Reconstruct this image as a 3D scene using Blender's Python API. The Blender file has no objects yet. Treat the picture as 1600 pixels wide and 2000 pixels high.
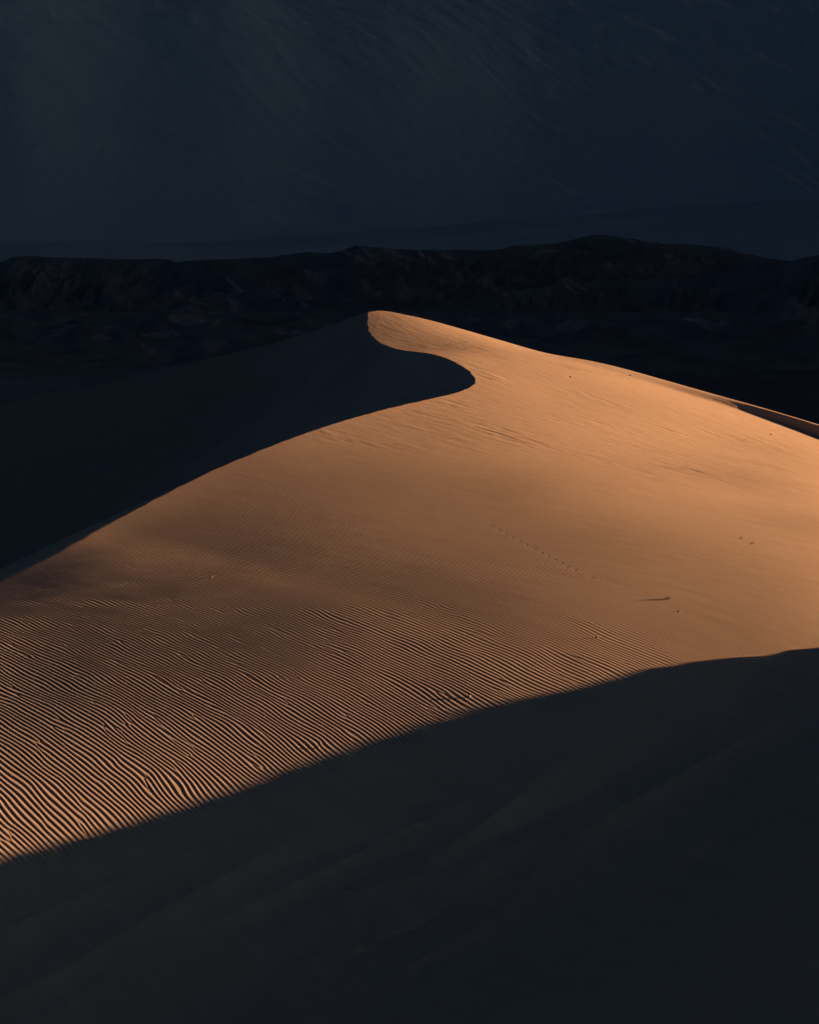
import bpy, math, random
import numpy as np

# ---------------------------------------------------------------- camera, world, sun, exposure
F = 4667.0                                   # focal length in pixels of a 1600 px wide frame
PITCH = math.atan(620.0 / F)
SUN_EL = math.radians(7.0)
TS = math.tan(SUN_EL)

sc = bpy.context.scene
cam_d = bpy.data.cameras.new("camera")
cam_d.sensor_fit = 'HORIZONTAL'
cam_d.sensor_width = 24.0
cam_d.lens = 24.0 * F / 1600.0
cam_d.clip_start = 0.5
cam_d.clip_end = 80000.0
cam = bpy.data.objects.new("camera", cam_d)
cam.location = (0, 0, 0)
cam.rotation_euler = (math.pi / 2 - PITCH, 0, 0)
sc.collection.objects.link(cam)
sc.camera = cam

world = bpy.data.worlds.new("World")
sc.world = world
world.use_nodes = True
wn = world.node_tree
bg = wn.nodes['Background']
sky = wn.nodes.new('ShaderNodeTexSky')
sky.sky_type = 'NISHITA'
sky.sun_disc = False
sky.sun_elevation = SUN_EL
sky.sun_rotation = math.radians(90)
sky.altitude = 100
sky.air_density = 0.6
sky.dust_density = 0.0
sky.ozone_density = 1.5
tint = wn.nodes.new('ShaderNodeMix'); tint.data_type = 'RGBA'; tint.blend_type = 'MULTIPLY'
tint.inputs[0].default_value = 1.0
tint.inputs[7].default_value = (0.47, 0.82, 1.13, 1)
wn.links.new(sky.outputs[0], tint.inputs[6])
wn.links.new(tint.outputs[2], bg.inputs[0])
bg.inputs[1].default_value = 0.0060

sun_d = bpy.data.lights.new("sun", 'SUN')
sun_d.energy = 5.0
sun_d.angle = math.radians(0.4)
sun_d.color = (1.0, 0.545, 0.26)
sun = bpy.data.objects.new("sun", sun_d)
sun.rotation_euler = (0, math.pi / 2 - SUN_EL, 0)      # light comes from +X, 7 degrees up
sc.collection.objects.link(sun)

vs = sc.view_settings
vs.view_transform = 'Standard'
vs.look = 'None'
vs.exposure = 1.84
vs.gamma = 1.0
vs.use_curve_mapping = False
sc.cycles.pixel_filter_type = 'BLACKMAN_HARRIS'
sc.cycles.filter_width = 1.5
sc.cycles.max_bounces = 3
sc.cycles.diffuse_bounces = 2
sc.cycles.volume_bounces = 0

# ---------------------------------------------------------------- small helpers
def ray(u, v):
    """pixel of the 1600x2000 photograph -> (x/Y, z/Y)"""
    den = F * math.cos(PITCH) + (1000 - v) * math.sin(PITCH)
    return (u - 800) / den, (-F * math.sin(PITCH) + (1000 - v) * math.cos(PITCH)) / den

def P3(u, v, Y):
    a, b = ray(u, v)
    return (a * Y, Y, b * Y)

_rng = np.random.RandomState(7)
_ang = _rng.rand(256, 256) * 2 * np.pi
_gx, _gy = np.cos(_ang), np.sin(_ang)

def pn(x, y, seed=0):
    """2D gradient noise, about -1..1"""
    x = x + seed * 17.31
    y = y + seed * 9.17
    xi = np.floor(x).astype(np.int64); yi = np.floor(y).astype(np.int64)
    fx = x - xi; fy = y - yi
    u = fx * fx * fx * (fx * (fx * 6 - 15) + 10)
    v = fy * fy * fy * (fy * (fy * 6 - 15) + 10)
    def g(ix, iy, dx, dy):
        a = ix & 255; b = iy & 255
        return _gx[a, b] * dx + _gy[a, b] * dy
    n0 = g(xi, yi, fx, fy) * (1 - u) + g(xi + 1, yi, fx - 1, fy) * u
    n1 = g(xi, yi + 1, fx, fy - 1) * (1 - u) + g(xi + 1, yi + 1, fx - 1, fy - 1) * u
    return (n0 * (1 - v) + n1 * v) * 1.5

def fbm(x, y, seed=0, octs=4, gain=0.5):
    s = 0; a = 1.0; t = 0
    for i in range(octs):
        s = s + a * pn(x, y, seed + i * 3)
        t += a
        x = x * 2.03; y = y * 2.03; a *= gain
    return s / t

def ridged(x, y, seed=0, octs=4, gain=0.5):
    s = 0; a = 1.0; t = 0
    for i in range(octs):
        s = s + a * (1 - np.abs(pn(x, y, seed + i * 3)) * 1.6)
        t += a
        x = x * 2.03; y = y * 2.03; a *= gain
    return s / t

def sstep(a, b, x):
    t = np.clip((x - a) / (b - a), 0, 1)
    return t * t * (3 - 2 * t)

def smax(a, b, k):
    h = np.clip(0.5 + 0.5 * (a - b) / k, 0, 1)
    return b + (a - b) * h + k * h * (1 - h)

def smin(a, b, k):
    return -smax(-a, -b, k)

def curve(pts):
    """smooth (monotone cubic) 1D interpolation through (t, value) points, linear outside"""
    p = np.array(sorted(pts), float)
    t, v = p[:, 0], p[:, 1]
    d = np.diff(v) / np.diff(t)
    m = np.empty_like(v); m[0] = d[0]; m[-1] = d[-1]
    for i in range(1, len(v) - 1):
        m[i] = 0 if d[i - 1] * d[i] <= 0 else 2 * d[i - 1] * d[i] / (d[i - 1] + d[i])
    def f(x):
        x = np.asarray(x, float)
        i = np.clip(np.searchsorted(t, x) - 1, 0, len(t) - 2)
        h = t[i + 1] - t[i]; s = (x - t[i]) / h
        r = ((2 * s**3 - 3 * s**2 + 1) * v[i] + (s**3 - 2 * s**2 + s) * h * m[i]
             + (-2 * s**3 + 3 * s**2) * v[i + 1] + (s**3 - s**2) * h * m[i + 1])
        r = np.where(x < t[0], v[0] + m[0] * (x - t[0]), r)
        return np.where(x > t[-1], v[-1] + m[-1] * (x - t[-1]), r)
    return f

def grid_object(name, X, Y, Z, mat, kind='structure'):
    """one mesh from a rows x cols lattice of points"""
    nr, nc = X.shape
    co = np.empty((nr * nc, 3), np.float32)
    co[:, 0] = X.ravel(); co[:, 1] = Y.ravel(); co[:, 2] = Z.ravel()
    i = np.arange(nr - 1, dtype=np.int32)[:, None] * nc + np.arange(nc - 1, dtype=np.int32)[None, :]
    q = np.stack([i, i + 1, i + nc + 1, i + nc], -1).reshape(-1, 4)
    me = bpy.data.meshes.new(name)
    me.vertices.add(len(co)); me.vertices.foreach_set('co', co.ravel())
    me.loops.add(q.size); me.loops.foreach_set('vertex_index', q.ravel())
    me.polygons.add(len(q))
    me.polygons.foreach_set('loop_start', np.arange(0, q.size, 4, dtype=np.int32))
    me.polygons.foreach_set('use_smooth', np.ones(len(q), bool))
    me.update(calc_edges=True)
    me.materials.append(mat)
    o = bpy.data.objects.new(name, me)
    sc.collection.objects.link(o)
    if kind: o['kind'] = kind
    return o

# ---------------------------------------------------------------- materials
def new_mat(name):
    m = bpy.data.materials.new(name); m.use_nodes = True
    nt = m.node_tree
    b = nt.nodes['Principled BSDF']
    b.inputs['Roughness'].default_value = 0.95
    b.inputs['Specular IOR Level'].default_value = 0.0
    b.inputs['IOR'].default_value = 1.0
    return m, nt, b

def ramp(nt, fac, stops):
    r = nt.nodes.new('ShaderNodeValToRGB')
    e = r.color_ramp.elements
    while len(e) < len(stops): e.new(0.5)
    for k, (p, c) in enumerate(stops):
        e[k].position = p; e[k].color = (*c, 1)
    nt.links.new(fac, r.inputs[0])
    return r.outputs[0]

def attr(nt, name):
    a = nt.nodes.new('ShaderNodeAttribute'); a.attribute_name = name
    return a.outputs['Fac']

def tex_noise(nt, vec, scale, detail=3, rough=0.5, stretch=None, rot=0.0):
    if stretch:
        mp = nt.nodes.new('ShaderNodeMapping')
        mp.inputs['Rotation'].default_value = (0, 0, rot)
        mp2 = nt.nodes.new('ShaderNodeMapping')
        mp2.inputs['Scale'].default_value = stretch
        nt.links.new(vec, mp.inputs[0]); nt.links.new(mp.outputs[0], mp2.inputs[0]); vec = mp2.outputs[0]
    n = nt.nodes.new('ShaderNodeTexNoise')
    n.inputs['Scale'].default_value = scale
    n.inputs['Detail'].default_value = detail
    n.inputs['Roughness'].default_value = rough
    nt.links.new(vec, n.inputs[0])
    return n.outputs[0]

def mix(nt, fac, a, b, mode='MIX'):
    m = nt.nodes.new('ShaderNodeMix'); m.data_type = 'RGBA'; m.blend_type = mode
    for s, v in ((m.inputs[0], fac), (m.inputs[6], a), (m.inputs[7], b)):
        if isinstance(v, (int, float)): s.default_value = v
        elif isinstance(v, tuple): s.default_value = (*v, 1)
        else: nt.links.new(v, s)
    return m.outputs[2]

def sand_material():
    m, nt, b = new_mat('sand')
    tc = nt.nodes.new('ShaderNodeTexCoord').outputs['Object']
    streak = tex_noise(nt, tc, 1.0, 5, 0.65, (3.0, 0.35, 0.6), math.radians(-28))
    grain = tex_noise(nt, tc, 60.0, 2, 0.7)
    c = ramp(nt, streak, [(0.3, (0.47, 0.355, 0.275)), (0.62, (0.52, 0.40, 0.315))])
    c = mix(nt, 0.35, c, ramp(nt, grain, [(0.3, (0.55, 0.52, 0.50)), (0.7, (1.0, 1.0, 1.0))]), 'MULTIPLY')
    c = mix(nt, attr(nt, 'dark_flank'), c, (0.13, 0.105, 0.09))
    nt.links.new(c, b.inputs['Base Color'])
    bp = nt.nodes.new('ShaderNodeBump')
    bp.inputs['Strength'].default_value = 0.10
    bp.inputs['Distance'].default_value = 0.012
    nt.links.new(grain, bp.inputs['Height'])
    def mth(op, p, q=None):
        n = nt.nodes.new('ShaderNodeMath'); n.operation = op
        nt.links.new(p, n.inputs[0])
        if q is not None: nt.links.new(q, n.inputs[1])
        return n.outputs[0]
    ph = attr(nt, 'ripple_phase')
    h = mth('ADD', mth('MULTIPLY', mth('SINE', ph), attr(nt, 'ripple_a')), mth('MULTIPLY', mth('COSINE', ph), attr(nt, 'ripple_b')))
    rb = nt.nodes.new('ShaderNodeBump')
    rb.inputs['Strength'].default_value = 1.0
    rb.inputs['Distance'].default_value = 1.0
    nt.links.new(h, rb.inputs['Height'])
    nt.links.new(rb.outputs[0], bp.inputs['Normal'])
    nt.links.new(bp.outputs[0], b.inputs['Normal'])
    return m

def rock_material(name, dark, light, scale, bump, patches=None):
    m, nt, b = new_mat(name)
    tc = nt.nodes.new('ShaderNodeTexCoord').outputs['Object']
    n = tex_noise(nt, tc, scale, 8, 0.65)
    c = ramp(nt, n, [(0.3, dark), (0.7, light)])
    if patches:
        at = nt.nodes.new('ShaderNodeAttribute'); at.attribute_name = 'pale'
        c = mix(nt, at.outputs['Fac'], c, patches)
    nt.links.new(c, b.inputs['Base Color'])
    bp = nt.nodes.new('ShaderNodeBump')
    bp.inputs['Strength'].default_value = 1.0
    bp.inputs['Distance'].default_value = bump
    nt.links.new(n, bp.inputs['Height'])
    nt.links.new(bp.outputs[0], b.inputs['Normal'])
    return m

SAND = sand_material()

# ---------------------------------------------------------------- the dune
# plan of the sharp crest (S curve), as photograph pixel + distance
crest = [(-500, 1330, 56), (-250, 1210, 65), (0, 1102, 75), (150, 1035, 80.5), (300, 970, 86), (460, 899, 93), (640, 831, 102),
         (760, 797, 108.5), (830, 781, 112.5), (880, 770, 115.5), (915, 757, 118), (928, 745, 120.5), (918, 727, 123.5),
         (890, 707, 127), (850, 693, 131), (805, 686, 135), (765, 680, 139), (735, 662, 143), (722, 635, 147), (721, 611, 150.2)]
cr = [P3(*p) for p in crest]
xc_f = curve([(p[1], p[0]) for p in cr])
zc_f = curve([(p[1], p[2]) for p in cr])

# far outline of the dune (left arm, summit, right shoulder)
rim = [(-900, 985, 182), (-400, 880, 172), (0, 789, 165), (200, 750, 162), (350, 713, 159), (450, 690, 157), (600, 653, 154), (680, 623, 152),
       (722, 609, 150.8), (738, 606, 151), (800, 617, 150), (900, 644, 148), (1000, 672, 146), (1068, 690, 144), (1150, 703, 141.5),
       (1290, 740, 137), (1450, 785, 131), (1600, 829, 125), (1900, 925, 116), (2300, 1050, 108)]
rm = [P3(*p) for p in rim]
yr_f = curve([(p[0], p[1]) for p in rm])
zr_f = curve([(p[0], p[2]) for p in rm])

LIP = curve([(6, 0), (8, 0.0), (11, 0.11), (14, 0.20), (16, 0.26), (17.5, 0.31), (19.5, 0.43), (21.5, 0.56), (26, 0.85), (60, 1.0)])
def float_or(f, x): return np.maximum(f(x), 0)
def lip(x):                                  # height of the small slip face under the right shoulder
    return float_or(LIP, x)

ctrl = [p for p in cr]
for u, v, Y in rim[9:]:
    x, y, z = P3(u, v, Y)
    ctrl.append((x, y, z - float(lip(x))))
ctrl += [(-9.0, 38, -13.02), (0.0, 38, -13.25), (9.0, 38, -13.67), (-7.6, 45, -12.59), (0.0, 46, -12.32), (8.0, 46, -13.19), (-20.0, 30, -14.48), (20.0, 30, -15.01), (0.0, 26, -14.58), (-10.0, 60, -12.30), (-7.0, 60, -11.71), (-3.0, 60, -11.44), (3.0, 60, -11.10), (10.0, 60, -11.34), (-10.0, 75, -10.84), (-7.0, 75, -10.70), (-3.0, 75, -10.74), (1.0, 75, -11.09), (8.0, 75, -11.21), (13.5, 75, -11.46), (-2.0, 90, -10.48), (5.0, 90, -10.69), (11.0, 90, -11.48), (17.0, 90, -12.46), (3.0, 105, -10.00), (2.5, 141, -8.30), (9.0, 105, -10.86), (15.0, 105, -12.21), (22.0, 103, -12.66), (8.0, 120, -10.10), (14.0, 120, -11.22), (21.0, 116, -13.09), (5.0, 133, -9.25), (10.0, 132, -10.13), (30.0, 75, -16.42), (32.0, 100, -17.57), (35.0, 50, -17.00)]
ctrl = np.array(ctrl)

def tps_fit(c, lam=0.02):
    n = len(c)
    d = np.hypot(c[:, None, 0] - c[None, :, 0], c[:, None, 1] - c[None, :, 1])
    K = np.where(d > 0, d * d * np.log(d + 1e-12), 0) + lam * np.eye(n) * 10
    Pm = np.c_[np.ones(n), c[:, :2]]
    A = np.block([[K, Pm], [Pm.T, np.zeros((3, 3))]])
    s = np.linalg.solve(A, np.r_[c[:, 2], 0, 0, 0])
    return s[:n], s[n:]
tw, ta = tps_fit(ctrl)

def W(x, y):
    r = ta[0] + ta[1] * x + ta[2] * y
    for (cx, cy, _), w in zip(ctrl, tw):
        d2 = (x - cx) ** 2 + (y - cy) ** 2 + 1e-9
        r = r + w * 0.5 * d2 * np.log(d2)
    return r

def march(u, v, fn, y0=30.0, y1=175.0):
    a, b = ray(u, v)
    Y = np.linspace(y0, y1, 2901)
    g = fn(a * Y, Y) - b * Y
    k = int(np.argmax(g > 0))
    if k == 0: return a * y0, y0, b * y0
    t = g[k - 1] / (g[k - 1] - g[k])
    yy = Y[k - 1] + t * (Y[k] - Y[k - 1])
    return a * yy, yy, b * yy

# slopes across the view, as relative exposure to the low light on the right, at photograph pixels
tilt = [(1350, 850, 0.988), (1250, 800, 0.873), (1050, 760, 0.858), (1000, 850, 0.604), (850, 830, 0.448), (700, 870, 0.376), (560, 880, 0.317), (400, 1000, 0.080), (520, 950, 0.149), (700, 1000, 0.212), (1000, 1050, 0.262), (1300, 1150, 0.368), (1500, 1000, 0.672), (1550, 1200, 0.453), (300, 1200, 0.210), (100, 1200, 0.133), (200, 1100, 0.130), (700, 1250, 0.080), (1000, 1250, 0.086), (300, 1400, 0.305), (100, 1550, 0.537), (500, 1400, 0.242), (800, 1380, 0.221), (1200, 1280, 0.242), (20, 1150, 0.036), (300, 1050, 0.050), (50, 1350, 0.191), (200, 1500, 0.273), (500, 1200, 0.101), (1200, 950, 0.607), (1450, 930, 0.630), (900, 950, 0.320), (400, 1500, 0.372), (60, 1450, 0.231), (820, 650, 0.233), (780, 650, 0.366), (0, 1640, 0.465), (600, 1350, 0.237), (450, 1300, 0.146), (900, 1330, 0.089), (1100, 1330, 0.136), (1400, 1260, 0.245), (1550, 1250, 0.357), (800, 1100, 0.127), (850, 1200, 0.084), (600, 1100, 0.082), (1000, 950, 0.339), (1150, 1050, 0.307), (1500, 1100, 0.479), (1350, 1050, 0.495), (1200, 850, 0.879), (1500, 880, 0.833), (1550, 1000, 0.539), (1000, 720, 0.690), (1150, 760, 0.800), (950, 700, 0.745), (900, 660, 0.491), (850, 625, 0.560), (740, 625, 0.010), (750, 645, 0.076), (1400, 950, 0.797), (1300, 1000, 0.546), (700, 940, 0.228), (800, 870, 0.421), (450, 1050, 0.078), (300, 1130, 0.173), (150, 1280, 0.106), (250, 1300, 0.159), (150, 1400, 0.227), (400, 1120, 0.026), (600, 1250, 0.124), (620, 1000, 0.135), (470, 920, 0.171)]
X0, DX, NX = -62.5, 2.5, 52
Y0, DY, NY = -20.0, 4.0, 60
def bsp(t):
    return np.stack([(1 - t) ** 3 / 6, (3 * t**3 - 6 * t**2 + 4) / 6, (-3 * t**3 + 3 * t**2 + 3 * t + 1) / 6, t**3 / 6])
def bsp_d(t):
    return np.stack([-(1 - t) ** 2 / 2, (9 * t**2 - 12 * t) / 6, (-9 * t**2 + 6 * t + 3) / 6, t**2 / 2])
def cell(x, o, d, n):
    q = np.clip((np.asarray(x, float) - o) / d, 1.0, n - 2.001)
    i = np.floor(q).astype(int)
    return i, q - i
def brow(x, y, dx=False):
    ix, tx = cell(x, X0, DX, NX); iy, ty = cell(y, Y0, DY, NY)
    bx = bsp_d(tx) / DX if dx else bsp(tx)
    by = bsp(ty)
    r = np.zeros((NY, NX))
    r[iy - 1:iy + 3, ix - 1:ix + 3] = by[:, None] * bx[None, :]
    return r.ravel()
def fit_surface(surf):
    rows, rhs = [], []
    n = NX * NY
    AtA = np.zeros((n, n)); Atb = np.zeros(n)
    def add(r, b, w):
        nz = np.nonzero(r)[0]; rr = r[nz] * w
        AtA[np.ix_(nz, nz)] += np.outer(rr, rr); Atb[nz] += rr * b * w
    nc_ = len(cr) + len(rim) - 9
    for k, (x, y, z) in enumerate(ctrl):
        inside = abs(x) < 22 and y > 42 and k >= nc_
        add(brow(x, y), z, 8.0 if k < nc_ else (0.05 if inside else 1.0))
    for (u, v, r) in tilt:
        p = march(u, v, surf)
        add(brow(p[0], p[1], True), TS - 0.33 * r, 16.0)
    lam = 1.3
    idx = np.arange(n).reshape(NY, NX)
    for (sy, sx, w) in ((1, 0, (DX / DY) ** 2), (0, 1, 1.0), (1, 1, 1.4 * DX / DY)):
        if (sy, sx) == (1, 0): t = [(idx[:-2], 1), (idx[1:-1], -2), (idx[2:], 1)]
        elif (sy, sx) == (0, 1): t = [(idx[:, :-2], 1), (idx[:, 1:-1], -2), (idx[:, 2:], 1)]
        else: t = [(idx[:-1, :-1], 1), (idx[1:, :-1], -1), (idx[:-1, 1:], -1), (idx[1:, 1:], 1)]
        for a_, ca_ in t:
            for b_, cb_ in t:
                np.add.at(AtA, (a_.ravel(), b_.ravel()), lam * w * ca_ * cb_)
    AtA[np.arange(n), np.arange(n)] += 1e-7
    c = np.linalg.solve(AtA, Atb).reshape(NY, NX)
    def S(x, y):
        ix, tx = cell(x, X0, DX, NX); iy, ty = cell(y, Y0, DY, NY)
        bx = bsp(tx); by = bsp(ty)
        r = 0
        for a_ in range(4):
            for b_ in range(4):
                r = r + by[a_] * bx[b_] * c[iy - 1 + a_, ix - 1 + b_]
        return r
    return S
WS = fit_surface(W)
WS = fit_surface(WS)

def ripples(x, y, far=False):
    """height of the wind ripples"""
    ca, sa = math.cos(math.radians(28)), math.sin(math.radians(28))
    u = x * ca + y * sa                      # across the ripples
    s = -x * sa + y * ca                     # along them
    wf = 1 - 0.85 * sstep(27, 40, u)
    u = u + 0.40 * pn(s / 16.0, u / 9.0, 3) * (0.4 + 0.6 * wf) + wf * (0.05 * pn(s / 1.8, u / 0.9, 4) + 0.09 * pn(s / 2.8, u / 1.7, 5))
    lam_pts = curve([(5, .13), (15, .122), (27, .117), (36, .111), (45, .10), (60, .095), (90, .09)])
    tt = np.linspace(-30, 140, 3401)
    ph = np.concatenate([[0], np.cumsum((tt[1] - tt[0]) / np.clip(lam_pts((tt[1:] + tt[:-1]) / 2), .08, .3))])
    lam = np.clip(lam_pts(u), .08, .3)
    phase = np.interp(u, tt, ph) * 2 * np.pi
    # slowly turning complex envelope: its zeros are the forks where ripples split and join
    la = lam * 9.0; lb = lam * 22.0
    ua = np.interp(u, tt, ph)
    ls = 1.35 + 0.06 * np.clip(u - 15, 0, 100)
    a = 0.62 + 1.8 * sstep(28, 42, u) + 1.2 * pn(s / ls, ua / 4.5, 11)
    b = 1.3 * pn(s / ls, ua / 4.5, 12)
    th = phase + np.arctan2(b, a)
    mag = np.clip(np.sqrt(a * a + b * b) / 0.3, 0.0, 1.0)
    amp = lam * 0.058 * (1 + 0.12 * sstep(0, -7, x) * sstep(52, 62, y)) * (0.6 + 0.4 * np.clip(mag, 0, 1))
    amp = amp * (0.97 + 0.10 * pn(u / 1.2, s / 5.0, 21))
    prof = np.sin(th + 0.35 * np.sin(th))
    near = 1 - sstep(22, 30, u)              # real relief near by, the finest ripples far off as bump from the same pattern
    m_ = np.sqrt(a * a + b * b) + 1e-6
    bk = amp * (1 - near) * (0.62 - 0.30 * sstep(30, 42, u) - 0.12 * sstep(42, 52, u))
    return amp * prof * near, phase, bk * a / m_, bk * b / m_

shadow_edge = [(-60, 1695), (0, 1672), (75, 1655), (150, 1636), (230, 1612), (300, 1590), (350, 1577), (400, 1557), (450, 1543), (500, 1520),
               (560, 1500), (620, 1482), (700, 1452), (760, 1436), (800, 1420), (850, 1410), (900, 1388), (960, 1378), (1000, 1367), (1100, 1349),
               (1170, 1333), (1215, 1318), (1260, 1306), (1310, 1302), (1350, 1293), (1420, 1285), (1500, 1281), (1540, 1270), (1600, 1266)]

edge = sorted([march(u, v, WS) for u, v in shadow_edge], key=lambda p: p[1])
ye = np.array([p[1] for p in edge]); xe = np.array([p[0] for p in edge]); ze = np.array([p[2] for p in edge])

caster_fix = np.zeros_like(ye)
def caster(x, y):
    """the dune to the right of the frame whose crest throws the foreground shadow"""
    xc = 0.19 * y + 3.5
    zl = np.interp(y, ye, ze); xl = np.interp(y, ye, xe)
    zc = zl + TS * (xc - xl) - np.interp(y, ye, caster_fix)
    zc = zc + np.clip(ye[0] - y, 0, 40) * 0.22
    over = np.clip(y - ye[-1], 0, None)
    zc = zc - over * 0.35
    return zc - 0.52 * np.abs(x - xc)

def folds(x, y):
    ca, sa = math.cos(math.radians(40)), math.sin(math.radians(40))
    u = x * ca - y * sa; s = x * sa + y * ca
    return 0.15 * pn(u / 2.0, s / 15.0, 31) - 0.24 * np.abs(pn(u / 1.8, s / 14.0, 33)) + 0.03 * pn(u / 0.7, s / 9.0, 32)

pits = [(960, 1027), (974, 1035), (987, 1041), (1001, 1050), (1014, 1057), (1029, 1064), (1044, 1072), (1058, 1079), (1071, 1086),
        (1084, 1093), (1096, 1100), (1109, 1106), (1122, 1113), (1155, 1129)]
pit_w = []

def dune(x, y, fine=True, attrs=None):
    w = WS(x, y)
    # slip face in the lee of the crest
    xc = xc_f(y); wc = zc_f(y)
    dxl = xc - x
    k = 0.60
    nick = 0.035 * pn(y / 1.1, x * 0 + 3.3, 45) + 0.035 * np.clip(pn(y / 0.3, x * 0 + 7.7, 46) - 0.25, 0, 1)
    s = wc - k * dxl - nick * (1 if fine else 0)
    zr = zr_f(x); yr = yr_f(x)
    arm = zr - 0.27 * (yr - y) - 0.0006 * (yr - y) ** 2
    lee = smax(s, np.minimum(arm, zr), 0.9 * sstep(0, 6, dxl) + 0.01)
    rad = 0.02 + 0.9 * sstep(92, 70, y)
    lit = w
    # the small slip face and lit lip along the right shoulder
    d = (y - yr) * 0.80                       # <0 on this side of the rim
    wd = 2.6 - 1.4 * sstep(13, 22, x)
    prof = sstep(-wd - 0.5, -0.45, d)
    lit = lit + lip(x) * prof
    z = np.where(dxl > -3, smin(lit, np.where(dxl > 0, lee, s), rad), lit)
    z = np.where((dxl > 0.5), np.minimum(z, lee + 0.02), z)
    # beyond the rim everything falls away
    back = zr - 0.33 * (y - yr) + 0.06
    z = smin(z, back, 0.12)
    # foreground folds and the shadow-throwing dune
    fg = sstep(-1.0, -8, y - np.interp(x, xe, ye))
    z = z + fg * folds(x, y)
    z = smax(z, caster(x, y), 0.05 + 3.0 * sstep(66, 48, y) + 0.3 * sstep(6, 9, x))
    # the dune the camera stands on
    near = -1.8 - 0.52 * np.hypot(x, y)
    z = smax(z, near, 1.0)
    if fine:
        w_lit = sstep(-0.35, 0.25, x - xc) * sstep(0.3, -0.8, y - yr)
        fall = 1 - 0.5 * sstep(112, 128, y + 0.25 * x) * sstep(1.5, 5, x + 0.0 * y)
        fall = fall * (1 - 0.5 * sstep(4, 13, x) * sstep(84, 104, y))
        cu = x * 0.883 + y * 0.469; cs = -x * 0.469 + y * 0.883
        band = sstep(86, 106, y + 0.9 * x)
        z = z + w_lit * band * (0.009 * pn(cu / 0.42, cs / 4.0, 23) + 0.008 * pn(cu / 0.22, cs / 1.6, 24) + 0.004 * pn(cu / 0.15, cs / 0.7, 26)) * (0.45 + np.clip(1.6 * pn(cu / 2.6, cs / 7.0, 25), 0, 1.2))
        r, ph_, ra_, rb_ = ripples(x, y)
        k_ = w_lit * fall * (1 - 0.97 * sstep(0.7, -1.2, y - np.interp(x, xe, ye)))
        z = z + r * k_
        if attrs is not None:
            attrs.append((ph_, ra_ * k_, rb_ * k_))
        lu = -x * 0.45 + y * 0.89; lf = x * 0.89 + y * 0.45
        lm = sstep(0.1, 1.5, dxl) * sstep(0.3, -0.8, y - yr)
        z = z + lm * (0.15 * pn(lu / 0.7, lf / 12, 41) + 0.06 * pn(lu / 0.22, lf / 4, 42) - 0.16 * np.abs(pn(lu / 1.6, lf / 18, 43)))
        for (px, py) in pit_w:
            m = (np.abs(x - px) < 0.3) & (np.abs(y - py) < 0.3)
            if m.any():
                r2 = ((x[m] - px) ** 2 + (y[m] - py) ** 2) / 0.052 ** 2
                z[m] += -0.013 * np.exp(-r2) + 0.000 * np.exp(-((np.sqrt(r2) - 1.7) ** 2) * 3)
    # sink into the plain far out
    return z

def dune_full(x, y, fine=True, attrs=None):
    z = dune(x, y, fine, attrs)
    out = sstep(45, 110, np.abs(x)) + sstep(205, 260, y) + sstep(0, -40, y)
    return z * (1 - np.clip(out, 0, 1)) + np.clip(out, 0, 1) * (-30.0)

for it in range(3):                          # lower the off-frame crest until its shadow ends on the traced line
    for k in range(len(ye)):
        xs_ = np.linspace(xe[k] + 1.0, 24, 400)
        ex = dune(xs_, np.full_like(xs_, ye[k]), False) - (ze[k] + TS * (xs_ - xe[k]))
        caster_fix[k] += ex.max()
for (u, v) in pits:
    p = march(u, v, lambda x, y: dune(x, y, False))
    pit_w.append((p[0], p[1]))

tc_ = np.concatenate([np.linspace(-0.9, -0.22, 50)[:-1], np.linspace(-0.22, -0.178, 60)[:-1],
                      np.linspace(-0.178, 0.178, 1600)[:-1], np.linspace(0.178, 0.34, 130)[:-1], np.linspace(0.34, 0.9, 40)])
yrw = np.concatenate([np.linspace(2.0, 34, 90)[:-1], np.linspace(34, 84, 1450)[:-1], np.linspace(84, 152, 950)[:-1],
                      np.linspace(152, 172, 160)[:-1], np.linspace(172, 300, 60)])
T, Yg = np.meshgrid(tc_, yrw)
Xg = T * Yg
Zg = np.empty_like(Xg)
rip_attrs = []
for i in range(0, len(yrw), 100):
    Zg[i:i + 100] = dune_full(Xg[i:i + 100], Yg[i:i + 100], True, rip_attrs)
dune_o = grid_object('sand_dunes', Xg, Yg, Zg, SAND)
for k_, nm in enumerate(('ripple_phase', 'ripple_a', 'ripple_b')):
    at = dune_o.data.attributes.new(nm, 'FLOAT', 'POINT')
    at.data.foreach_set('value', np.concatenate([t[k_] for t in rip_attrs]).astype(np.float32).ravel())
del rip_attrs
# the outer left flank is mixed towards a darker tone
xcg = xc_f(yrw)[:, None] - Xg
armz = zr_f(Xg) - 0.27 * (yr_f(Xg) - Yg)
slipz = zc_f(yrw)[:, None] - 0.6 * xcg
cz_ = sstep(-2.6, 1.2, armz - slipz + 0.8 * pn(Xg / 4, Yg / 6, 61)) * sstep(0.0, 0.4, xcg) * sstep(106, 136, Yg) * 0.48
at = dune_o.data.attributes.new('dark_flank', 'FLOAT', 'POINT')
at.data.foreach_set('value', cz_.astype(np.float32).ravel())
del T, Xg, Yg, Zg, armz, slipz, xcg

# ---------------------------------------------------------------- desert floor and alluvial fan
def floor_z(x, y):
    r = np.hypot(x, y - 110)
    z = -32 - 68 * sstep(180, 1150, r)
    z = z - 7 * sstep(3000, 5000, y)
    a = x / np.maximum(y, 1.0)
    fan = sstep(-0.10, 0.19, a) * sstep(3600, 6400, y)
    z = z + fan * 92
    return z

def polar(t, ys):
    T, Y = np.meshgrid(t, ys)
    return T * Y, Y

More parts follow.
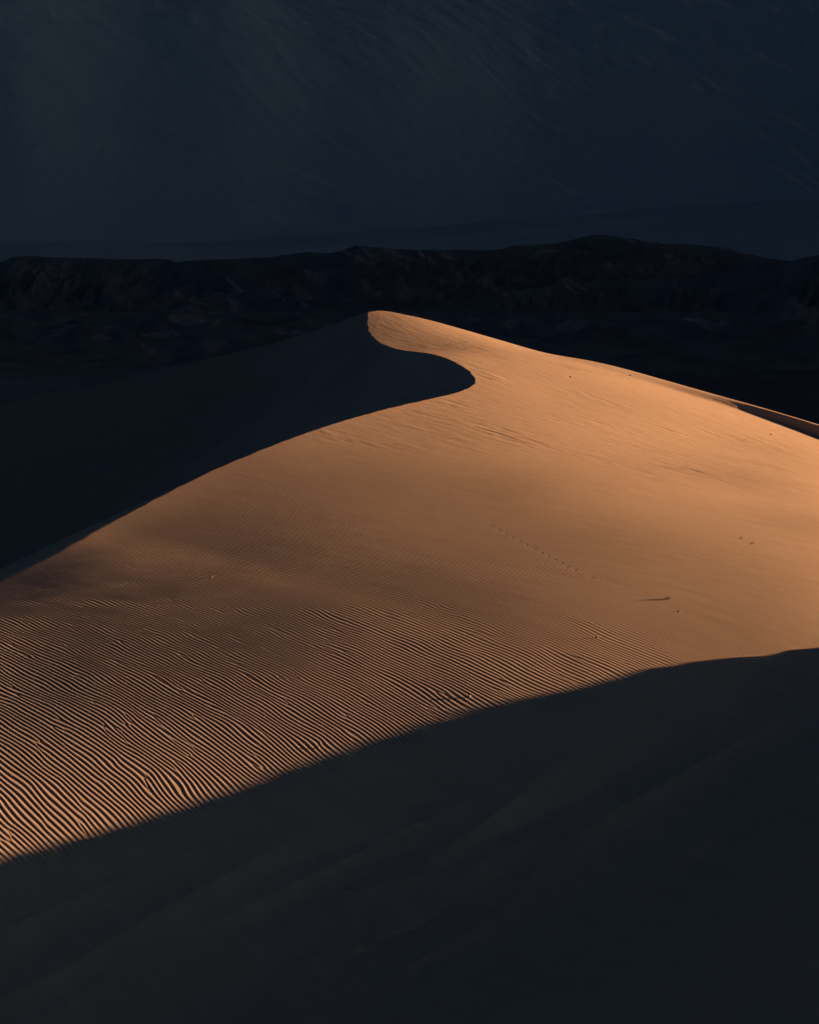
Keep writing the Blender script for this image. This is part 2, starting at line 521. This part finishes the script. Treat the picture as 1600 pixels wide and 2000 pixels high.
GROUND = rock_material('desert_ground', (0.085, 0.085, 0.088), (0.13, 0.125, 0.122), 0.012, 1.5, (0.50, 0.48, 0.46))
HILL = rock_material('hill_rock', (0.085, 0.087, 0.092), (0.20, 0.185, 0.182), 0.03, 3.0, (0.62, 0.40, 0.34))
MOUNT = rock_material('mountain_rock', (0.53, 0.51, 0.475), (0.58, 0.56, 0.52), 0.004, 4.0, (0.95, 0.70, 0.58))

def strokes(X, Y, Z, lst, seed):
    """pale strips put into the colour along the given polylines: sunlit slivers, haze, fan line (photograph pixels of their places)"""
    sp, cp = math.sin(PITCH), math.cos(PITCH)
    dep = Y * cp - Z * sp
    U = 800 + F * X / dep; V = 1000 - F * (Y * sp + Z * cp) / dep
    wob = 3.0 * pn(U / 22, V / 22, seed); V2 = V + wob; U2 = U + 3.0 * pn(U / 17, V / 17, seed + 1)
    out = np.zeros_like(Z)
    for st in lst:
        w, amp, pts = st[0], st[1], st[2]
        tot = len(pts) - 1
        for k in range(tot):
            (ax, ay), (bx, by) = pts[k], pts[k + 1]
            L2_ = (bx - ax) ** 2 + (by - ay) ** 2
            t = np.clip(((U2 - ax) * (bx - ax) + (V2 - ay) * (by - ay)) / L2_, 0, 1)
            d = np.hypot(U2 - ax - t * (bx - ax), V2 - ay - t * (by - ay))
            q = (k + t) / tot
            ww = w * (0.35 + 0.65 * np.sin(np.pi * np.clip(q, 0.04, 0.96)))
            out = np.maximum(out, amp * np.exp(-(d / ww) ** 2) * (0.65 + 0.9 * pn(U / 9, V / 6, seed + 2)))
    return np.clip(out, 0, 1), U, V

def set_pale(o, arr):
    at = o.data.attributes.new('pale', 'FLOAT', 'POINT')
    at.data.foreach_set('value', np.ascontiguousarray(arr, np.float32).ravel())

t_all = np.concatenate([np.linspace(-0.55, -0.2, 40)[:-1], np.linspace(-0.2, 0.2, 420)[:-1], np.linspace(0.2, 0.7, 40)])
ys = np.concatenate([np.geomspace(150, 1100, 60)[:-1], np.geomspace(1100, 9000, 420)])
X, Y = polar(t_all, ys)
Z = floor_z(X, Y) + 1.2 * fbm(X / 60, Y / 90, 51) * sstep(400, 1000, Y) + 5 * pn(X / 500, Y / 700, 52) * sstep(1500, 3000, Y)
bajada = sstep(0.45, 0.75, fbm(X / 130, Y / 500, 53) * 0.5 + 0.5 + 0.25 * sstep(5300, 6100, Y) * sstep(-0.06, 0.12, X / Y))
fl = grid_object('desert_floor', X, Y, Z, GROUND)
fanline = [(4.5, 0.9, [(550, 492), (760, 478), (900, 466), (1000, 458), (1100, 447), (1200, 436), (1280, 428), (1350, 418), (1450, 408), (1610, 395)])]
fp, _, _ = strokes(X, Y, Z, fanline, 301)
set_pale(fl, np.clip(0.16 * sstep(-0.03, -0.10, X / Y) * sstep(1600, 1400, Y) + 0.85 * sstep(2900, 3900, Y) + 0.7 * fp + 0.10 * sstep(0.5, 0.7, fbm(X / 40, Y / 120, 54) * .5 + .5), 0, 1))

# the flat sheet under everything, out to where the mountains stand
me = bpy.data.meshes.new('ground')
gx_ = sorted(set(np.round(np.concatenate([np.linspace(-5100, 8200, 90), np.linspace(-1400, 1400, 70)]), 1)))
gy_ = sorted(set(np.round(np.concatenate([np.linspace(-150, 1800, 60), np.linspace(1800, 9300, 50)]), 1)))
vv = [(x, y, -36.5 - 70 * float(sstep(170, 1150, math.hypot(x, y - 110))) - 12 * float(sstep(1500, 4500, math.hypot(x, y)))) for y in gy_ for x in gx_]
n_ = len(gx_)
me.from_pydata(vv, [], [(j * n_ + i, j * n_ + i + 1, (j + 1) * n_ + i + 1, (j + 1) * n_ + i) for j in range(len(gy_) - 1) for i in range(n_ - 1)])
me.materials.append(GROUND)
o = bpy.data.objects.new('ground', me); sc.collection.objects.link(o); o['kind'] = 'structure'

# ---------------------------------------------------------------- dark badland hills
def hill_layer(X, Y, crest_pts, slope, gs, ga, seed, skew=0.0):
    """a ridge whose skyline passes through crest_pts (pixel, distance), cut by gullies running down towards the viewer"""
    q = [P3(*p) for p in crest_pts]
    a = X / Y
    yc = curve([(p[0] / p[1], p[1]) for p in q])(a)
    ec = curve([(p[0] / p[1], p[2] / p[1]) for p in q])(a)
    zc = ec * yc
    d = yc - Y                                # >0 on the viewer's side
    drop = np.abs(d)
    wx = X + skew * d + 10 * pn(X / 60, Y / 90, seed + 9)
    rg = ridged(wx / gs, Y / (gs * 3.2), seed, 5, 0.52)
    g2 = ridged(wx / (gs * .23), Y / (gs * .9), seed + 5, 3)
    body = zc - slope * drop ** 0.93 + ga * (rg - 0.93) * np.clip(drop / (gs * 1.2), 0.03, 1) + 0.2 * ga * (g2 - .95) * np.clip(drop / 50, 0.03, 1)
    return body, rg, drop

L1 = [(-500, 520, 2250), (-100, 512, 2250), (0, 508, 2230), (30, 500, 2230), (60, 498, 2240), (110, 501, 2250), (180, 503, 2260), (250, 505, 2260), (320, 504, 2250),
      (350, 510, 2230), (420, 530, 2180), (520, 560, 2080), (640, 610, 1950), (800, 680, 1800)]
L2 = [(150, 560, 2450), (300, 515, 2550), (360, 508, 2600), (420, 506, 2600), (500, 502, 2600), (560, 495, 2600), (600, 491, 2600), (640, 492, 2590),
      (670, 486, 2560), (700, 478, 2550), (730, 481, 2550), (800, 486, 2560), (860, 487, 2580), (950, 488, 2600), (1010, 478, 2640),
      (1060, 475, 2660), (1110, 469, 2680), (1150, 459, 2700), (1170, 457, 2700), (1200, 460, 2700), (1250, 467, 2710), (1300, 474, 2720),
      (1380, 477, 2730), (1430, 485, 2740), (1480, 498, 2750), (1560, 509, 2760), (1700, 520, 2760), (1900, 535, 2760)]
L3 = [(600, 640, 1750), (800, 612, 1850), (900, 592, 1900), (1000, 568, 1950), (1080, 556, 2000), (1140, 550, 2030), (1220, 546, 2050), (1300, 543, 2060), (1360, 542, 2060),
      (1420, 533, 2040), (1480, 524, 2020), (1530, 512, 2000), (1570, 503, 1990), (1600, 497, 1980), (1700, 478, 1960), (1900, 462, 1960)]
t_h = np.concatenate([np.linspace(-0.34, -0.185, 60)[:-1], np.linspace(-0.185, 0.185, 900)[:-1], np.linspace(0.185, 0.30, 50)])
ys = np.concatenate([np.geomspace(1180, 1500, 130)[:-1], np.linspace(1500, 2300, 420)[:-1], np.linspace(2300, 2800, 260)[:-1], np.geomspace(2800, 4200, 40)])
X, Y = polar(t_h, ys)
A = X / Y
b1, r1, d1 = hill_layer(X, Y, L1, 0.17, 60, 60, 61, 0.35)
b2, r2, d2 = hill_layer(X, Y, L2, 0.14, 60, 70, 71, 0.9)
b3, r3, d3 = hill_layer(X, Y, L3, 0.13, 60, 48, 81, 0.3)
base = -112 + 14 * sstep(1180, 1520, Y + 160 * fbm(X / 160, Y / 200, 92)) + 3 * fbm(X / 90, Y / 120, 91) - 40 * sstep(1900, 2300, Y)
# foothills: low rounded knolls at the foot of the slopes
kn = 12 * np.clip(fbm(X / 55, Y / 75, 95, 3) + 0.12, 0, 1) * sstep(1330, 1500, Y) * sstep(2000, 1700, Y)
Z = smax(b1, b2, 3.0); Z = smax(Z, b3, 3.0); Z = smax(Z, base + 4 + kn * 1.6, 5.0)
pale = np.zeros_like(Z)
# pale rounded mounds standing on the plain in front of the hills
mounds = [(1274, 672, 1560, 12.5, 15, 9), (1398, 668, 1600, 7, 16, 6), (1475, 668, 1590, 7, 11, 6), (1592, 655, 1620, 10, 11, 8), (1085, 660, 1610, 7, 12, 7),
          (985, 640, 1650, 10, 12, 9), (920, 625, 1700, 8, 12, 8), (1340, 640, 1700, 14, 20, 10), (1560, 628, 1740, 12, 16, 10), (1120, 672, 1570, 5, 11, 5),
          (625, 652, 1640, 10, 13, 8), (590, 660, 1600, 6, 10, 6), (700, 640, 1690, 9, 13, 8), (500, 668, 1560, 7, 15, 7), (680, 655, 1620, 6, 12, 6),
          (375, 660, 1650, 7, 16, 7), (195, 655, 1680, 7, 12, 7), (120, 658, 1660, 6, 12, 7), (270, 662, 1640, 5, 12, 6), (752, 640, 1720, 6, 10, 6), (420, 710, 1450, 5, 10, 5),
          (770, 678, 1560, 5, 12, 5), (575, 672, 1545, 6, 14, 6)]
for k, (u, v, Yc, h, wx, wy) in enumerate(mounds):
    cx, cy, cz = P3(u, v, Yc)
    dx = (X - cx) / wx; dy = (Y - cy) / (wy * 3.0)
    r = np.sqrt(dx * dx + dy * dy) * (1 + 0.35 * pn(X / 9, Y / 20, 100 + k))
    m = np.clip(1 - r ** 1.7, 0, 1)
    Z = np.maximum(Z, np.where(m > 0, cz - h * 0.45 + h * m * 0.75, -1e3))
    pale = np.maximum(pale, sstep(0.04, 0.35, m) * (0.28 + 0.32 * ((k * 37) % 10) / 10) * (0.55 + 0.9 * fbm(X / 6, Y / 14, 140 + k)))
# sunlight on the spurs that run down to the right, painted pale red
lit2 = sstep(0.80, 0.93, r2) * sstep(0.1, 0.5, fbm(X / 70, Y / 120, 75) + 0.25) * (b2 > b1) * (b2 > b3) * sstep(15, 60, d2) * sstep(-0.09, -0.02, A)
lit1 = sstep(0.86, 0.95, r1) * sstep(0.2, 0.5, fbm(X / 60, Y / 100, 76) + 0.1) * (b1 > b2) * 0.35
pale = np.clip(np.maximum(pale, 0.42 * lit2 + 0.3 * lit1), 0, 1)
hs = [(3, .7, [(590, 525), (612, 540), (640, 552)]), (4, .7, [(580, 570), (600, 600)]), (5, .6, [(600, 577), (632, 603)]), (4, .7, [(645, 575), (697, 598)]),
      (3, .6, [(670, 490), (735, 520)]), (3, .5, [(700, 482), (742, 508)]), (3, .6, [(750, 485), (802, 508)]), (3, .5, [(765, 505), (796, 520)]),
      (3, .4, [(700, 560), (752, 581)]), (3, .8, [(443, 543), (470, 568)]), (2.5, .5, [(445, 575), (463, 611)]), (3, .5, [(412, 640), (430, 625)]),
      (3, .6, [(810, 487), (852, 515)]), (3, .5, [(850, 490), (892, 508)]), (3, .5, [(1034, 506), (1060, 490), (1090, 489)]), (4, .6, [(1090, 543), (1126, 573)]),
      (3, .5, [(1100, 540), (1146, 566)]), (4, .6, [(935, 545), (970, 560), (992, 578)]), (3, .5, [(945, 527), (967, 538)]), (3, .4, [(1000, 545), (1042, 546)]),
      (3, .5, [(850, 545), (877, 553)]), (3, .6, [(1298, 494), (1322, 508)]), (3, .5, [(1370, 505), (1397, 518)]), (3, .5, [(1218, 464), (1247, 478)]),
      (3, .5, [(1250, 467), (1282, 478)]), (2.5, .5, [(1385, 480), (1420, 485), (1462, 496)]), (3, .4, [(1120, 490), (1152, 493)]), (3, .35, [(520, 560), (560, 590)]),
      (3, .35, [(330, 540), (350, 575)]), (3, .3, [(905, 520), (930, 540)]), (5, .35, [(280, 655), (350, 650)]), (4, .35, [(180, 658), (215, 660)]), (6, .3, [(280, 675), (300, 690)])]
hp, _, _ = strokes(X, Y, Z, [(1.25 * w, a, p) for w, a, p in hs], 311)  # sunlit streaks on the hills, put into the rock colour
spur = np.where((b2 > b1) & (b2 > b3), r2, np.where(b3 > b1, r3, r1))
spur = sstep(0.84, 0.97, spur) * (0.5 + 0.9 * fbm(X / 25, Y / 60, 341))  # spur crests lightened in colour as if catching light
pale = np.clip(np.maximum(np.maximum(pale * 1.0, 1.2 * hp), 0.42 * spur), 0, 1)
haze_paint, _, _ = strokes(X, Y, Z, [(14, 1.0, [(1180, 520), (1270, 527), (1400, 530)])], 331)  # pocket of haze between the ridges, painted pale on the slope
pale = np.maximum(pale, 0.05 * sstep(1500, 1250, Y) + 0.24 * haze_paint * (b2 > b3))
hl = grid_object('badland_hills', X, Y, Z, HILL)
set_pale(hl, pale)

# ---------------------------------------------------------------- the mountain that fills the background
t_m = np.concatenate([np.linspace(-0.4, -0.185, 40)[:-1], np.linspace(-0.185, 0.185, 720)[:-1], np.linspace(0.185, 0.6, 60)])
ys = np.concatenate([np.geomspace(4600, 8300, 700), [8700, 9300]])
X, Y = polar(t_m, ys)
A = X / Y
foot = 5450 + 950 * sstep(-0.10, 0.17, A) + 120 * pn(A * 14, Y / 3000, 151)
d = Y - foot
mz = floor_z(X, np.minimum(Y, 6400)) - 6 + np.where(d > 0, 0.40 * d * sstep(-200, 1500, d), 0.02 * d) 
wx = X + 0.75 * (Y - 6000) + 160 * pn(X / 900, Y / 900, 153)
rg = ridged(wx / 620, Y / 2300, 161, 6, 0.5)
rg2 = ridged((X + 1.3 * (Y - 6000)) / 170, Y / 900, 171, 4, 0.55)
amp = sstep(0, 1800, d)
Z = mz + amp * (60 * (0.45 + 0.55 * sstep(-0.1, 0.05, A)) * (rg - 0.7) + 22 * (rg2 - 0.7) * sstep(-0.12, 0.05, A)) + (6 + 10 * sstep(-0.05, 0.1, A)) * fbm(X / 120, Y / 160, 181, 4) * sstep(0, 500, d)
# low dark knoll on the fan
for (u, v, Yc, h, w) in [(1300, 437, 5600, 26, 75), (1220, 448, 5500, 10, 60), (1425, 437, 5700, 9, 40), (1180, 405, 6150, 45, 160)]:
    cx, cy, cz = P3(u, v, Yc)
    r = np.hypot((X - cx) / w, (Y - cy) / 160) * (1 + .3 * pn(X / 40, Y / 60, 190))
    Z = np.maximum(Z, np.where(r < 1.3, cz - h + h * (1 - r * r), -1e4))
Z = np.where(Y > 9000, -200, Z)
mt = grid_object('mountain', X, Y, Z, MOUNT)
ms = [(2.2, .9, [(1215, 27), (1240, 46)]), (2.2, .6, [(1240, 40), (1285, 62), (1325, 84)]), (4, 1, [(1284, 62), (1316, 78)]), (2, 1, [(1030, 97), (1042, 106)]), (1.6, .7, [(1035, 102), (1060, 122), (1088, 142)]),
      (2, .5, [(1238, 104), (1262, 122), (1290, 132)]), (3, .7, [(1448, 90), (1490, 112), (1546, 137)]), (5, .6, [(1480, 108), (1500, 124)]), (2, .8, [(1355, 140), (1395, 165), (1442, 187)]),
      (4, 1, [(1352, 169), (1373, 179)]), (3, .8, [(1500, 216), (1550, 238), (1592, 264)]), (2, .5, [(1470, 222), (1505, 243)]), (2.5, .6, [(1540, 275), (1552, 300), (1598, 332)]),
      (2.2, .8, [(1510, 324), (1550, 350), (1592, 378)]), (2, .5, [(1560, 335), (1602, 360)]), (2.2, .8, [(1068, 340), (1105, 370), (1125, 377)]), (1.6, .4, [(1120, 375), (1155, 392)]),
      (3, .7, [(1400, 0), (1440, 20)]), (2, .6, [(1333, 0), (1350, 13)]), (2, .5, [(1145, 18), (1192, 40)]), (2, .6, [(1570, 78), (1586, 96)]), (2, .5, [(1472, 253), (1512, 277)]),
      (3, .35, [(530, 320), (600, 342), (652, 366)]), (6, .25, [(480, 402), (540, 410)]), (2, .5, [(1060, 2), (1088, 12)]), (2.5, .5, [(1500, 10), (1530, 25)]), (2, .6, [(1578, 8), (1592, 26)]),
      (2, .4, [(1370, 205), (1420, 220), (1470, 235)]), (2, .35, [(1300, 220), (1345, 245)]), (3, .3, [(1205, 30), (1160, 60), (1190, 75)])]
sp_, U_, V_ = strokes(X, Y, Z, [(1.5 * w, a, p) for w, a, p in ms], 321)  # slivers of sun on the mountain, painted as pale strips
fp, _, _ = strokes(X, Y, Z, fanline, 301)
texr = sstep(0.8, 0.95, rg2) * sstep(0.05, 0.5, fbm(X / 300, Y / 500, 185) + 0.3 * sstep(-0.02, 0.14, A))
set_pale(mt, np.clip(1.7 * sp_ + 0.5 * fp + (0.02 + 0.06 * sstep(-0.02, 0.1, A)) * texr * sstep(100, 500, d), 0, 1))

# ---------------------------------------------------------------- unseen range added on the right to keep sun off valley and mountain
ysr = np.concatenate([np.linspace(150, 900, 80)[:-1], np.geomspace(900, 8600, 200)])
wv = np.linspace(-1, 1, 161)
Wv, Yr = np.meshgrid(wv, ysr)
H = (0.175 * Yr + 103 + 40) * sstep(160, 300, Yr) ** 0.7
gz = -110.0
half = (H - gz) / 0.62
Xc = 0.55 * Yr + 350
Xr = Xc + Wv * half
Zr = gz - 15 + (H - gz + 15) * (1 - np.abs(Wv)) + (H + 110) * 0.12 * (ridged(Xr / 500, Yr / 350, 201, 5) - 0.6) * np.clip((1 - np.abs(Wv)) * 4, 0, 1)
Zr[0, :] = gz - 20
grid_object('added_shade_range', Xr, Yr, Zr, MOUNT)

# ---------------------------------------------------------------- haze
hb = bpy.data.meshes.new('haze')
x0, x1, y0, y1, z0, z1 = -5150, 8250, -160, 9400, -220, 1850
hb.from_pydata([(x, y, z) for x in (x0, x1) for y in (y0, y1) for z in (z0, z1)], [],
               [(0, 1, 3, 2), (4, 6, 7, 5), (0, 4, 5, 1), (2, 3, 7, 6), (0, 2, 6, 4), (1, 5, 7, 3)])
hm = bpy.data.materials.new('haze'); hm.use_nodes = True
hn = hm.node_tree; hn.nodes.clear()
out = hn.nodes.new('ShaderNodeOutputMaterial'); pv = hn.nodes.new('ShaderNodeVolumePrincipled')
pv.inputs['Color'].default_value = (0.32, 0.64, 0.98, 1)
pv.inputs['Density'].default_value = 2.6e-5
pv.inputs['Anisotropy'].default_value = 0.78
hn.links.new(pv.outputs[0], out.inputs['Volume'])
hb.materials.append(hm)
ho = bpy.data.objects.new('haze', hb); sc.collection.objects.link(ho); ho['kind'] = 'stuff'

# ---------------------------------------------------------------- small dry plants and stones lying on the sand
def small_mat(name, col, rough=0.9):
    m, nt, b = new_mat(name)
    tc = nt.nodes.new('ShaderNodeTexCoord').outputs['Object']
    n = tex_noise(nt, tc, 40.0, 3)
    c = ramp(nt, n, [(0.3, tuple(c * 0.7 for c in col)), (0.7, tuple(min(1, c * 1.25) for c in col))])
    nt.links.new(c, b.inputs['Base Color'])
    return m
TWIG = small_mat('dry_twig', (0.20, 0.14, 0.09))
LEAFM = small_mat('dry_leaf', (0.34, 0.24, 0.14))
STONE = small_mat('stone', (0.24, 0.19, 0.15))

def mesh_obj(name, vv, ff, mat, parent=None, smooth=False):
    me = bpy.data.meshes.new(name); me.from_pydata(vv, [], ff); me.materials.append(mat)
    if smooth: me.polygons.foreach_set('use_smooth', [True] * len(me.polygons))
    o = bpy.data.objects.new(name, me); sc.collection.objects.link(o)
    if parent: o.parent = parent
    return o

def tube(vv, ff, pts, r0, r1, n=5):
    base = len(vv)
    for i, p in enumerate(pts):
        r = r0 + (r1 - r0) * i / (len(pts) - 1)
        for k in range(n):
            a = 2 * math.pi * k / n
            vv.append((p[0] + r * math.cos(a), p[1] + r * math.sin(a), p[2] + 0.3 * r * math.sin(a)))
    for i in range(len(pts) - 1):
        for k in range(n):
            a, b = base + i * n + k, base + i * n + (k + 1) % n
            ff.append((a, b, b + n, a + n))

def place(u, v):
    x, y, _ = march(u, v, lambda x, y: dune(x, y, False))
    z = float(dune(np.array([x]), np.array([y]))[0])
    return x, y, z

def shrub(u, v, size, n, label, seed, name='dry_shrub', group=None):
    rd = random.Random(seed)
    x, y, z = place(u, v)
    e = bpy.data.objects.new(name, None); sc.collection.objects.link(e)
    e.location = (x, y, z - 0.01); e['label'] = label; e['category'] = 'shrub'
    if group: e['group'] = group
    vv, ff, lv, lf = [], [], [], []
    for k in range(n):
        a = rd.uniform(0, 2 * math.pi); lean = rd.uniform(0.2, 1.2); L = size * rd.uniform(0.55, 1.0)
        p = [0.0, 0.0, 0.0]; pts = [tuple(p)]
        for j in range(4):
            st = L / 4
            p = [p[0] + st * math.sin(lean) * math.cos(a), p[1] + st * math.sin(lean) * math.sin(a), p[2] + st * math.cos(lean)]
            a += rd.uniform(-.5, .5); lean += rd.uniform(-.1, .25); pts.append(tuple(p))
        tube(vv, ff, pts, size * 0.035, size * 0.012)
        for q in pts[1:]:
            for _ in range(3):
                b = len(lv); s1 = size * rd.uniform(.06, .13); t = rd.uniform(0, 6.28); w = rd.uniform(-1, 1)
                dx, dy, dz = s1 * math.cos(t), s1 * math.sin(t), s1 * w
                lv += [q, (q[0] + dx - dy * .3, q[1] + dy + dx * .3, q[2] + dz), (q[0] + dx * 1.7, q[1] + dy * 1.7, q[2] + dz * 1.4), (q[0] + dx + dy * .3, q[1] + dy - dx * .3, q[2] + dz)]
                lf.append((b, b + 1, b + 2, b + 3))
    mesh_obj('stem', vv, ff, TWIG, e); mesh_obj('foliage', lv, lf, LEAFM, e)
    return e

def stone(u, v, size, label, seed, group=None):
    rd = random.Random(seed)
    x, y, z = place(u, v)
    import bmesh
    bm = bmesh.new(); bmesh.ops.create_icosphere(bm, subdivisions=2, radius=size)
    ax = (rd.uniform(.8, 1.3), rd.uniform(.7, 1.0), rd.uniform(.75, 1.0))
    for w in bm.verts:
        f = 1 + rd.uniform(-.13, .13)
        w.co = (w.co.x * ax[0] * f, w.co.y * ax[1] * f, w.co.z * ax[2] * f)
    me = bpy.data.meshes.new('stone'); bm.to_mesh(me); bm.free(); me.materials.append(STONE)
    o = bpy.data.objects.new('stone', me); sc.collection.objects.link(o)
    o.location = (x, y, z + size * 0.35); o['label'] = label; o['category'] = 'stone'
    if group: o['group'] = group
    return o

shrub(1304, 1171, 0.13, 40, 'small dry shrub trailing a long thin shadow, the largest plant on the dune', 1)
shrub(1447, 1052, 0.10, 14, 'left of the pair of dark plant tufts on the bright right slope, the smaller one', 2, 'plant_tuft', 'paired tufts on the bright slope')
shrub(1469, 1063, 0.12, 16, 'right of the pair of dark plant tufts on the bright right slope, the larger one', 3, 'plant_tuft', 'paired tufts on the bright slope')
G_ = 'stones scattered on the dune'
stone(1326, 1195, 0.045, 'small dark stone just below and right of the dry shrub', 4, G_)
stone(1114, 737, 0.05, 'tiny dark stone high on the smooth bright slope, right of the curved hollow', 5, G_)
stone(1232, 734, 0.055, 'tiny dark stone close under the right skyline of the dune', 6, G_)
stone(1506, 849, 0.055, 'tiny dark stone near the right edge below the thin black hollow', 7, G_)
stone(917, 1362, 0.045, 'dark stone on the ripples just above the foreground shadow edge', 8, G_)
stone(1166, 1246, 0.04, 'small stone on dim ripples midway between the shrub and the foreground shadow', 9, G_)
stone(413, 1128, 0.045, 'pale brown pebble among dim ripples on the left flank', 10, G_)
stone(622, 1462, 0.035, 'dark pebble in the ripples at the lower centre by the shadow edge', 11, G_)
